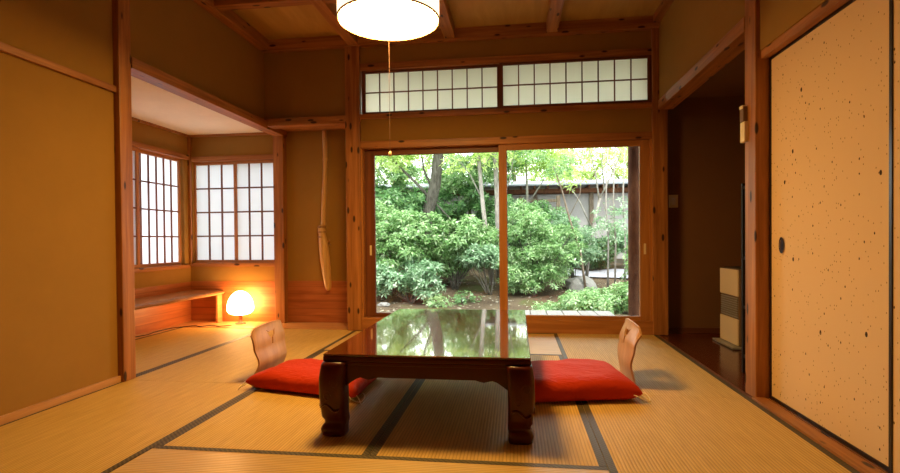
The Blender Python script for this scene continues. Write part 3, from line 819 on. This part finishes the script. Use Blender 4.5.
def leaf_mesh(name, ellipsoids, n_clu, per, L, wd, m, parent, seed, droop=.15, hollow=.45, spread=.9, clumps=0, clump_r=.2):
    rng = np.random.default_rng(seed)
    E = np.array(ellipsoids, float)
    if clumps:
        sub = []
        for e in E:
            k = max(6, int(clumps*(e[3]*e[4]*e[5])**.6))
            dd = rng.normal(size=(k, 3)); dd /= np.linalg.norm(dd, axis=1)[:, None]
            rr = (.25+.75*rng.random(k))**.5
            cc = e[:3]+dd*e[3:6]*(rr*.86)[:, None]
            sz = clump_r*(.7+.75*rng.random(k))
            sub.append(np.column_stack([cc, sz*1.15, sz*1.15, sz*.62]))
        E = np.concatenate(sub)
    vol = np.prod(E[:, 3:6], axis=1)**(2/3); pick = rng.choice(len(E), n_clu, p=vol/vol.sum())
    d = rng.normal(size=(n_clu, 3)); d /= np.linalg.norm(d, axis=1)[:, None]
    rad = (hollow**3+(1-hollow**3)*rng.random(n_clu))**(1/3)
    lump = 1+.16*np.sin(d[:, 0]*7+seed)*np.sin(d[:, 1]*6+1)*np.sin(d[:, 2]*8+2)
    c = E[pick, :3]+d*E[pick, 3:6]*(rad*lump)[:, None]
    ax = d*.55+np.array([0, 0, .75])+rng.normal(size=(n_clu, 3))*.25; ax /= np.linalg.norm(ax, axis=1)[:, None]
    N = n_clu*per
    c = np.repeat(c, per, 0); ax = np.repeat(ax, per, 0)
    ang = np.tile(np.arange(per)*2*PI/per, n_clu)+np.repeat(rng.random(n_clu)*6.28, per)+rng.normal(size=N)*.25
    ref = np.where(np.abs(ax[:, 2:3]) < .9, np.array([[0, 0, 1.]]), np.array([[1., 0, 0]]))
    a = np.cross(ax, ref); a /= np.linalg.norm(a, axis=1)[:, None]; b = np.cross(ax, a)
    dirs = (a*np.cos(ang)[:, None]+b*np.sin(ang)[:, None])*spread+ax*(rng.normal(size=N)*.3+.15)[:, None]
    dirs[:, 2] -= droop*rng.random(N); dirs /= np.linalg.norm(dirs, axis=1)[:, None]
    sd = np.cross(dirs, ax+rng.normal(size=(N, 3))*.2); sd /= (np.linalg.norm(sd, axis=1)[:, None]+1e-6)
    nr = np.cross(sd, dirs)
    ln = L*(.6+.7*rng.random(N))[:, None]; w = ln*wd
    base = c+dirs*ln*.12
    v = np.stack([base, base+dirs*ln*.45+sd*w*.5+nr*ln*.05, base+dirs*ln-nr*ln*.06, base+dirs*ln*.45-sd*w*.5+nr*ln*.05], 1).reshape(-1, 3)
    v -= np.array(wloc(parent))
    me = bpy.data.meshes.new(name)
    me.vertices.add(4*N); me.vertices.foreach_set('co', v.astype(np.float32).ravel())
    me.loops.add(4*N); me.loops.foreach_set('vertex_index', np.arange(4*N, dtype=np.int32))
    me.polygons.add(N); me.polygons.foreach_set('loop_start', np.arange(0, 4*N, 4, dtype=np.int32))
    me.update(calc_edges=True); me.validate(); me.materials.append(m)
    o = bpy.data.objects.new(name, me); COL.objects.link(o); o.parent = parent
    return o
def stems(parent, base, tips, r, m, seed, name='stem'):
    rnd = random.Random(seed); bm = bmesh.new()
    for tp in tips:
        b = Vector(base)+Vector((rnd.uniform(-.06, .06), rnd.uniform(-.06, .06), -.02)); tp = Vector(tp)
        pts = [b+(tp-b)*(k/5)+Vector((rnd.uniform(-.05, .05), rnd.uniform(-.05, .05), 0))*(k/5 if k < 5 else 0)*(tp-b).length for k in range(6)]
        tube(bm, pts, [r*(1-.14*k) for k in range(6)], 6)
    return obj(name, bm, m, parent, smooth=True)
def shrub(label, ells, n, per, L, wd, m, seed, bm_=M_barkD, name='garden_shrub', **kw):
    e0 = ells[0]; bx_, by_ = e0[0], e0[1]; bz = float(gz(bx_, by_))
    t = thing(name, label, 'shrub', (bx_, by_, bz), 'shrubs in the garden')
    kw.setdefault('clumps', 60); kw.setdefault('clump_r', .19); kw.pop('hollow', 0); leaf_mesh('foliage', ells, n, per, L, wd, m, t, seed, hollow=.25, **kw)
    rnd = random.Random(seed)
    tips = []
    for e in ells:
        for k in range(5): tips.append((e[0]+rnd.uniform(-.6, .6)*e[3], e[1]+rnd.uniform(-.6, .6)*e[4], e[2]+rnd.uniform(.0, .6)*e[5]))
    stems(t, (bx_, by_, bz), tips, .014, bm_, seed)
    return t
shrub('broad leafy shrub filling the left of the left glass door', [(-2.35,7.0,.75,1.0,.8,.95), (-2.95,7.4,1.3,.8,.7,.75), (-1.75,7.2,1.0,.75,.65,.75), (-2.9,7.0,.3,.6,.5,.6)], 3300, 6, .115, .36, M_leafA, 11, hollow=.3)
shrub('low drooping cool green shrub in front of the broad leafy one', [(-1.75,6.35,.10,.55,.5,.45), (-2.5,6.3,.05,.55,.45,.42), (-1.35,6.45,-.12,.35,.3,.25)], 1100, 6, .105, .36, M_leafD, 12, hollow=.3)
shrub('light domed shrub in the middle of the left glass door', [(-.85,7.4,1.0,.80,.65,.60), (-.25,7.6,.85,.60,.5,.45), (-1.15,7.5,.60,.5,.45,.45), (-.6,7.5,.55,.55,.45,.3), (-1.0,7.7,.25,.5,.4,.35)], 2900, 6, .115, .34, M_leafA, 13, hollow=.3)
shrub('small shrub with cool green leaves right of the light domed one', [(-.02,7.0,.50,.36,.4,.24), (-.42,7.1,.40,.35,.35,.2)], 520, 6, .10, .36, M_leafD, 14)
shrub('deep green shrub behind the broad leafy one', [(-3.3,8.8,1.6,1.0,.8,1.0), (-2.3,9.6,1.6,.9,.8,.9)], 1800, 6, .13, .36, M_leafB, 15)
shrub('tall soft shrub at the left of the right glass door', [(1.0,6.9,.75,.72,.6,.95), (1.5,7.1,.60,.65,.6,.80), (.70,7.0,.20,.55,.5,.55), (1.1,7.0,.05,.55,.5,.35), (.75,7.3,1.35,.5,.5,.5)], 3000, 6, .095, .30, M_leafA, 16, hollow=.25)
shrub('feathery shrub beside the grey path', [(2.0,7.9,.75,.7,.5,.65), (1.65,8.1,1.1,.6,.5,.5)], 1500, 6, .095, .28, M_leafD, 17, hollow=.25)
shrub('low light green shrub just beyond the deck', [(1.75,4.7,-.32,.50,.38,.26), (1.35,5.0,-.42,.35,.3,.16)], 1000, 6, .07, .40, M_leafA, 18)
shrub('low green shrub beyond the deck beside the log post', [(2.60,5.2,-.22,.55,.40,.32), (2.2,5.3,-.32,.35,.3,.24)], 1100, 6, .075, .38, M_leafA, 19)
shrub('round dark evergreen shrub behind the grey path', [(3.1,11.2,.50,.75,.6,.55)], 800, 7, .10, .36, M_leafE, 20)
shrub('loose green shrub behind the tall soft one', [(1.2,9.2,1.3,.9,.7,.8), (.5,9.4,1.2,.7,.7,.9)], 1700, 6, .12, .34, M_leafB, 21)
shrub('tiny leafy plant on the bare soil in the left glass door', [(-1.05,5.9,-.44,.22,.2,.08)], 90, 6, .06, .4, M_leafA, 22)
shrub('tiny leafy plant under the light domed shrub', [(-.55,6.3,-.40,.20,.2,.10)], 80, 6, .06, .4, M_leafB, 23)
shrub('green shrub seen right of the log post', [(3.6,6.6,.4,.7,.6,.8)], 700, 6, .10, .34, M_leafA, 24)
shrub('deep green hedge shrub under the garden wall on the left', [(-.9,11.0,1.5,1.7,.7,1.3), (-3.4,11.2,1.7,1.6,.7,1.3)], 3600, 6, .15, .36, M_leafB, 25, hollow=.25)
shrub('leafy shrub under the garden wall on the right', [(2.0,11.4,.8,1.2,.6,.5), (4.2,11.6,.8,1.0,.6,.55)], 1200, 6, .12, .34, M_leafD, 26)

def tree(label, trunk, r0, r1, branches, crown, n, L, wd, m, bk, seed, per=6, group='trees in the garden', **kw):
    b = trunk[0]; t = thing('garden_tree', label, 'tree', b, group)
    bm = bmesh.new(); k = len(trunk)
    tube(bm, trunk, [r0+(r1-r0)*i/(k-1) for i in range(k)], 10)
    obj('trunk', bm, bk, t, smooth=True)
    for br, ra in branches:
        bm = bmesh.new(); tube(bm, br, [ra*(1-.65*i/(len(br)-1)) for i in range(len(br))], 7); obj('branch', bm, bk, t, smooth=True)
    kw.setdefault('clumps', 26); kw.setdefault('clump_r', .30)
    if crown: leaf_mesh('foliage', crown, n, per, L, wd, m, t, seed, **kw)
    return t
def gb(x, y): return (x, y, float(gz(x, y))-.05)
tree('thick dark leaning tree trunk behind the left shrubs', [gb(-2.15,9.2), (-2.0,9.2,.9), (-1.85,9.2,1.6), (-1.62,9.2,2.4), (-1.5,9.2,3.4), (-1.3,9.2,4.6)], .22, .12,
     [([(-1.72,9.2,2.0), (-2.1,9.1,2.45), (-2.6,9.0,2.95), (-3.0,8.9,3.4)], .05), ([(-1.66,9.2,2.2), (-1.95,9.25,2.9), (-2.05,9.3,3.6)], .045), ([(-1.6,9.2,1.9),(-1.2,9.1,1.5),(-1.0,9.0,1.3)], .03)],
     [(-2.3,9.4,4.2,1.6,1.3,1.3), (-.6,9.4,4.5,1.5,1.2,1.3), (-2.9,9.0,3.2,.8,.8,.6)], 1500, .15, .36, M_leafC, M_barkD, 31)
tree('slim pale trunk crossing the left glass door', [gb(.02,7.9), (-.10,7.9,.8), (-.22,7.9,1.9), (-.31,7.9,3.1), (-.4,7.9,4.6)], .062, .040,
     [([(-.22,7.9,1.9), (-.5,7.8,2.5), (-.8,7.7,2.9)], .018), ([(-.28,7.9,2.6), (.1,7.9,3.1)], .016)],
     [(-.5,7.8,3.1,.8,.7,.45), (-.4,7.9,4.7,1.0,.9,.8)], 420, .12, .4, M_leafC, M_barkP, 32)
tree('slim pale trunk beside the middle door stile', [gb(.16,8.6), (.15,8.6,1.0), (.12,8.6,2.2), (.07,8.6,3.4), (.05,8.6,5.0)], .075, .05,
     [([(.13,8.6,1.7), (.45,8.5,2.4), (.6,8.5,3.2)], .02)],
     [(.5,8.6,3.6,.8,.7,.6), (.1,8.6,5.0,1.1,.9,.8)], 420, .12, .4, M_leafA, M_barkP, 33)
tree('forked pale tree in front of the garden wall', [gb(2.35,8.2), (2.42,8.2,.6), (2.55,8.2,1.3), (2.70,8.2,1.9)], .044, .030,
     [([(2.70,8.2,1.9), (2.95,8.2,2.4), (3.2,8.1,3.0), (3.35,8.1,3.8)], .024), ([(2.68,8.2,1.85), (2.6,8.2,2.5), (2.45,8.3,3.2), (2.4,8.3,4.0)], .022), ([(2.50,8.2,1.15), (2.2,8.1,1.8), (1.95,8.0,2.2)], .022), ([(2.8,8.2,2.1), (2.75,8.2,2.8), (2.85,8.2,3.6)], .02)],
     [(2.5,8.2,3.9,1.1,.9,.7), (3.3,8.0,3.2,.6,.5,.4), (1.9,8.0,2.35,.35,.3,.22)], 420, .10, .36, M_leafC, M_barkP, 34)
tree('thin brown leaning sapling left of the forked tree', [gb(2.25,7.3), (2.1,7.3,.6), (1.85,7.3,1.4), (1.7,7.3,2.0), (1.5,7.3,2.6)], .030, .014,
     [([(1.85,7.3,1.4), (2.1,7.3,1.9), (2.15,7.3,2.4)], .012)], [(1.5,7.3,2.7,.6,.5,.4)], 160, .09, .36, M_leafA, M_barkB, 35)
for i, (sx_, sy_, lb) in enumerate([(2.72,7.3,'thin bare stem right of the forked tree'), (2.92,7.5,'thin bare stem between two others near the log post'), (3.08,7.2,'thin bare stem nearest the log post')]):
    tree(lb, [gb(sx_,sy_), (sx_+.02,sy_,.8), (sx_-.03,sy_,1.8), (sx_+.04,sy_,3.4)], .024, .014,
         [([(sx_,sy_,.9), (sx_+.12,sy_-.1,1.3)], .008), ([(sx_-.02,sy_,1.5), (sx_-.16,sy_,1.9)], .008)],
         [(sx_,sy_,1.35,.16,.16,.6)], 45, .08, .4, M_leafD, M_barkP, 40+i, group='thin stems beside the log post')
tree('leafy young tree drooping over the wall roof on the left', [gb(-3.6,11.6), (-3.5,11.6,1.5), (-3.3,11.6,3.4)], .07, .03, [([(-3.45,11.6,2.0), (-2.9,11.5,2.8)], .03)],
     [(-3.6,11.4,3.2,1.2,.8,1.1), (-4.6,11.4,2.8,.9,.8,1.1)], 1300, .13, .36, M_leafA, M_barkB, 61)
tree('leafy young tree drooping over the wall roof behind the slim pale trunk', [gb(-.9,11.4), (-.85,11.4,1.5), (-.8,11.4,3.2)], .07, .03, [([(-.85,11.4,1.9), (-.3,11.3,2.7)], .03)],
     [(-1.1,11.2,2.9,.9,.7,.8), (-.1,11.2,3.2,.8,.7,.8)], 1200, .13, .36, M_leafA, M_barkB, 62)
tree('leafy young tree drooping over the wall roof beside the gate', [gb(1.1,11.4), (1.0,11.4,1.5), (.95,11.4,3.4)], .06, .03, [([(1.0,11.4,2.0), (1.6,11.3,2.9)], .03)],
     [(.7,11.2,3.5,.7,.6,.8), (1.5,10.9,3.55,.75,.5,.55), (2.0,10.6,2.85,.45,.4,.22)], 900, .12, .36, M_leafC, M_barkP, 63)
bg = [(-7.2,16.5,5.2,2.4,M_leafC),(-4.6,17.2,6.0,2.6,M_leafC),(-2.0,16.6,5.4,2.4,M_leafA),(.6,17.4,5.8,2.4,M_leafC),(3.0,17.0,5.2,2.2,M_leafC),(5.4,17.2,5.8,2.3,M_leafC),(7.8,16.5,5.5,2.4,M_leafA)]
bl = ['yellow green tree furthest left behind the garden wall', 'yellow green tree behind the leaning trunk', 'fresh green tree behind the left glass door centre', 'yellow green tree behind the middle door stile', 'yellow green tree behind the forked tree', 'yellow green tree behind the log post', 'fresh green tree furthest right behind the garden wall']
for i, (x_, y_, h_, w_, m_) in enumerate(bg):
    z_ = float(gz(x_, y_))
    tree(bl[i], [(x_,y_,z_-.1), (x_+.1,y_,z_+1.5), (x_-.1,y_,h_*.7), (x_,y_,h_)], .14, .06, [([(x_,y_,2.2), (x_+.7,y_,3.2), (x_+1.2,y_,4.2)], .06), ([(x_,y_,2.6), (x_-.6,y_,3.6), (x_-1.2,y_,4.4)], .06)],
         [(x_-.7,y_,h_*.62,w_*.62,1.0,1.5), (x_+.9,y_,h_*.72,w_*.6,1.0,1.6), (x_,y_+.3,h_*.95,w_*.6,1.0,1.3)], 560, .20, .36, m_, M_barkB, 50+i, group='trees beyond the garden wall', hollow=.2)

# garden wall with a tiled roof
gw = thing('garden_wall', 'grey plastered garden wall under a tiled roof with dark eaves', 'garden wall', (1.0, 13.2, .3))
obj('wall_panel', B((-4.5, 7.0, 13.15, 13.35, .2, 2.45)), M_ext, gw)
bm = bmesh.new(); x = -4.4
while x < 7.0:
    box(bm, x-.07, x+.07, 13.08, 13.2, .2, 2.5); x += 1.9
obj('timber_frame', bm, M_barkB, gw)
obj('eave_beam', B((-4.6, 7.1, 12.75, 12.87, 2.46, 2.60), (-4.6, 7.1, 13.1, 13.4, 2.45, 2.62)), M_log, gw)
bm = bmesh.new(); x = -4.6
while x < 7.1:
    box(bm, x-.03, x+.03, 12.5, 13.7, 2.60, 2.70); x += .45
obj('eave_rafters', bm, M_log, gw)
bm = bmesh.new()
v = [bm.verts.new(p) for p in ((-4.7,12.4,2.74), (7.2,12.4,2.74), (7.2,13.25,2.93), (-4.7,13.25,2.93), (-4.7,14.1,2.74), (7.2,14.1,2.74), (-4.7,12.4,2.69), (7.2,12.4,2.69), (7.2,14.1,2.69), (-4.7,14.1,2.69))]
for f in ((0,1,2,3), (3,2,5,4), (6,7,1,0), (4,5,8,9), (6,9,8,7), (0,3,4,9,6), (1,7,8,5,2)): bm.faces.new([v[i] for i in f])
obj('tiled_roof', bm, M_tile, gw)
gt = thing('garden_gate', 'brown timber gate rails in front of the garden wall', 'gate', (1.25, 12.0, .4))
obj('rail', B((.75, 2.0, 11.96, 12.04, 2.10, 2.19)), M_barkB, gt)
obj('rail', B((.75, 2.0, 11.96, 12.04, 1.82, 1.88)), M_barkB, gt)
obj('post', B((.72, .84, 11.94, 12.06, .2, 2.3)), M_barkB, gt)
obj('post', B((1.93, 2.05, 11.94, 12.06, .2, 2.3)), M_barkB, gt)
# path and rocks
bm = bmesh.new(); g = []
for i in range(25):
    yy = 9.35+i*.07
    g.append([bm.verts.new((xx, yy, float(gz(xx, yy))+.045)) for xx in np.linspace(1.9, 6.2, 24)])
for a, b in zip(g, g[1:]):
    for j in range(23): bm.faces.new((a[j], a[j+1], b[j+1], b[j]))
tag(obj('path', bm, M_path, smooth=True), 'pale grey stone path crossing the right of the garden', 'path', kind='structure')
def rock(label, x, y, sx, sy, sz, seed):
    bm = bmesh.new(); bmesh.ops.create_icosphere(bm, subdivisions=3, radius=1)
    for v in bm.verts:
        k = 1+.28*noise.noise(v.co*1.3+Vector((seed, 0, 0)))+.10*noise.noise(v.co*3.5+Vector((0, seed, 0)))
        v.co = Vector((v.co.x*sx*k, v.co.y*sy*k, v.co.z*sz*k))
    z = float(gz(x, y))+sz*.45
    bmesh.ops.translate(bm, verts=bm.verts, vec=(x, y, z))
    tag(obj('garden_rock', bm, M_rock, smooth=False, origin=(x, y, z)), label, 'rock', 'rocks in the garden')
rock('grey rock at the near edge of the stone path', 2.15, 7.6, .38, .3, .25, 3)
rock('flat grey rock beside the low green shrub', 1.85, 6.0, .3, .25, .14, 8)
rock('small pale rock on the bare soil in the left glass door', -2.2, 5.7, .12, .1, .05, 5)
# fallen leaves on the soil
rng = np.random.default_rng(77); bm = bmesh.new()
for k in range(420):
    x_ = rng.uniform(-3.2, 3.4); y_ = rng.uniform(4.6, 9.5); z_ = float(gz(x_, y_))+.012
    a = rng.uniform(0, 6.28); s_ = rng.uniform(.025, .05); ca, sa = math.cos(a)*s_, math.sin(a)*s_
    bm.faces.new([bm.verts.new(p) for p in ((x_-ca, y_-sa, z_), (x_+sa*.5, y_-ca*.5, z_+.006), (x_+ca, y_+sa, z_), (x_-sa*.5, y_+ca*.5, z_+.004))])
tag(obj('leaf_litter', bm, leaf_mat('fallen leaves', (.45,.40,.28), (.55,.52,.40), (.62,.60,.5), .2)), 'pale fallen leaves scattered over the brown soil', 'fallen leaves', kind='stuff')

# ------------------------------------------------------------------ light
w = bpy.data.worlds.new('sky'); SC.world = w; w.use_nodes = True
bgn = w.node_tree.nodes['Background']; bgn.inputs[0].default_value = (.93, .97, 1.0, 1); bgn.inputs[1].default_value = 5.4
sd = bpy.data.lights.new('sun', 'SUN'); sd.energy = 5.5; sd.angle = math.radians(12); sd.color = (1, .96, .88)
so = bpy.data.objects.new('sun', sd); COL.objects.link(so)
so.rotation_euler = Vector((-.35, .62, -1.0)).to_track_quat('-Z', 'Y').to_euler()

# ------------------------------------------------------------------ camera
cam = bpy.data.cameras.new('camera'); co = bpy.data.objects.new('camera', cam); COL.objects.link(co); SC.camera = co
fpx, yaw, pitch, roll = 508.8648, .13, -.0116, -.0087
cam.sensor_width = 36.0; cam.lens = fpx/900*36; cam.shift_x = .80/900; cam.shift_y = 9.458/900
cam.clip_start = .05; cam.clip_end = 200
fw = Vector((-math.sin(yaw)*math.cos(pitch), math.cos(yaw)*math.cos(pitch), math.sin(pitch)))
rt = Vector((math.cos(yaw), math.sin(yaw), 0)); up = rt.cross(fw)
r2 = rt*math.cos(roll)+up*math.sin(roll); u2 = -rt*math.sin(roll)+up*math.cos(roll)
Mx = Matrix((r2, u2, -fw)).transposed().to_4x4(); Mx.translation = Vector((.6076, -4.8951, .8867))
co.matrix_world = Mx

SC.view_settings.view_transform = 'Standard'; SC.view_settings.look = 'None'
SC.view_settings.gamma = 1.0; SC.view_settings.use_curve_mapping = False
SC.view_settings.exposure = 0.0
SC.cycles.max_bounces = 8; SC.cycles.diffuse_bounces = 4; SC.cycles.glossy_bounces = 4; SC.cycles.transparent_max_bounces = 12
SC.cycles.sample_clamp_indirect = 4.0
SC.cycles.use_denoising = True
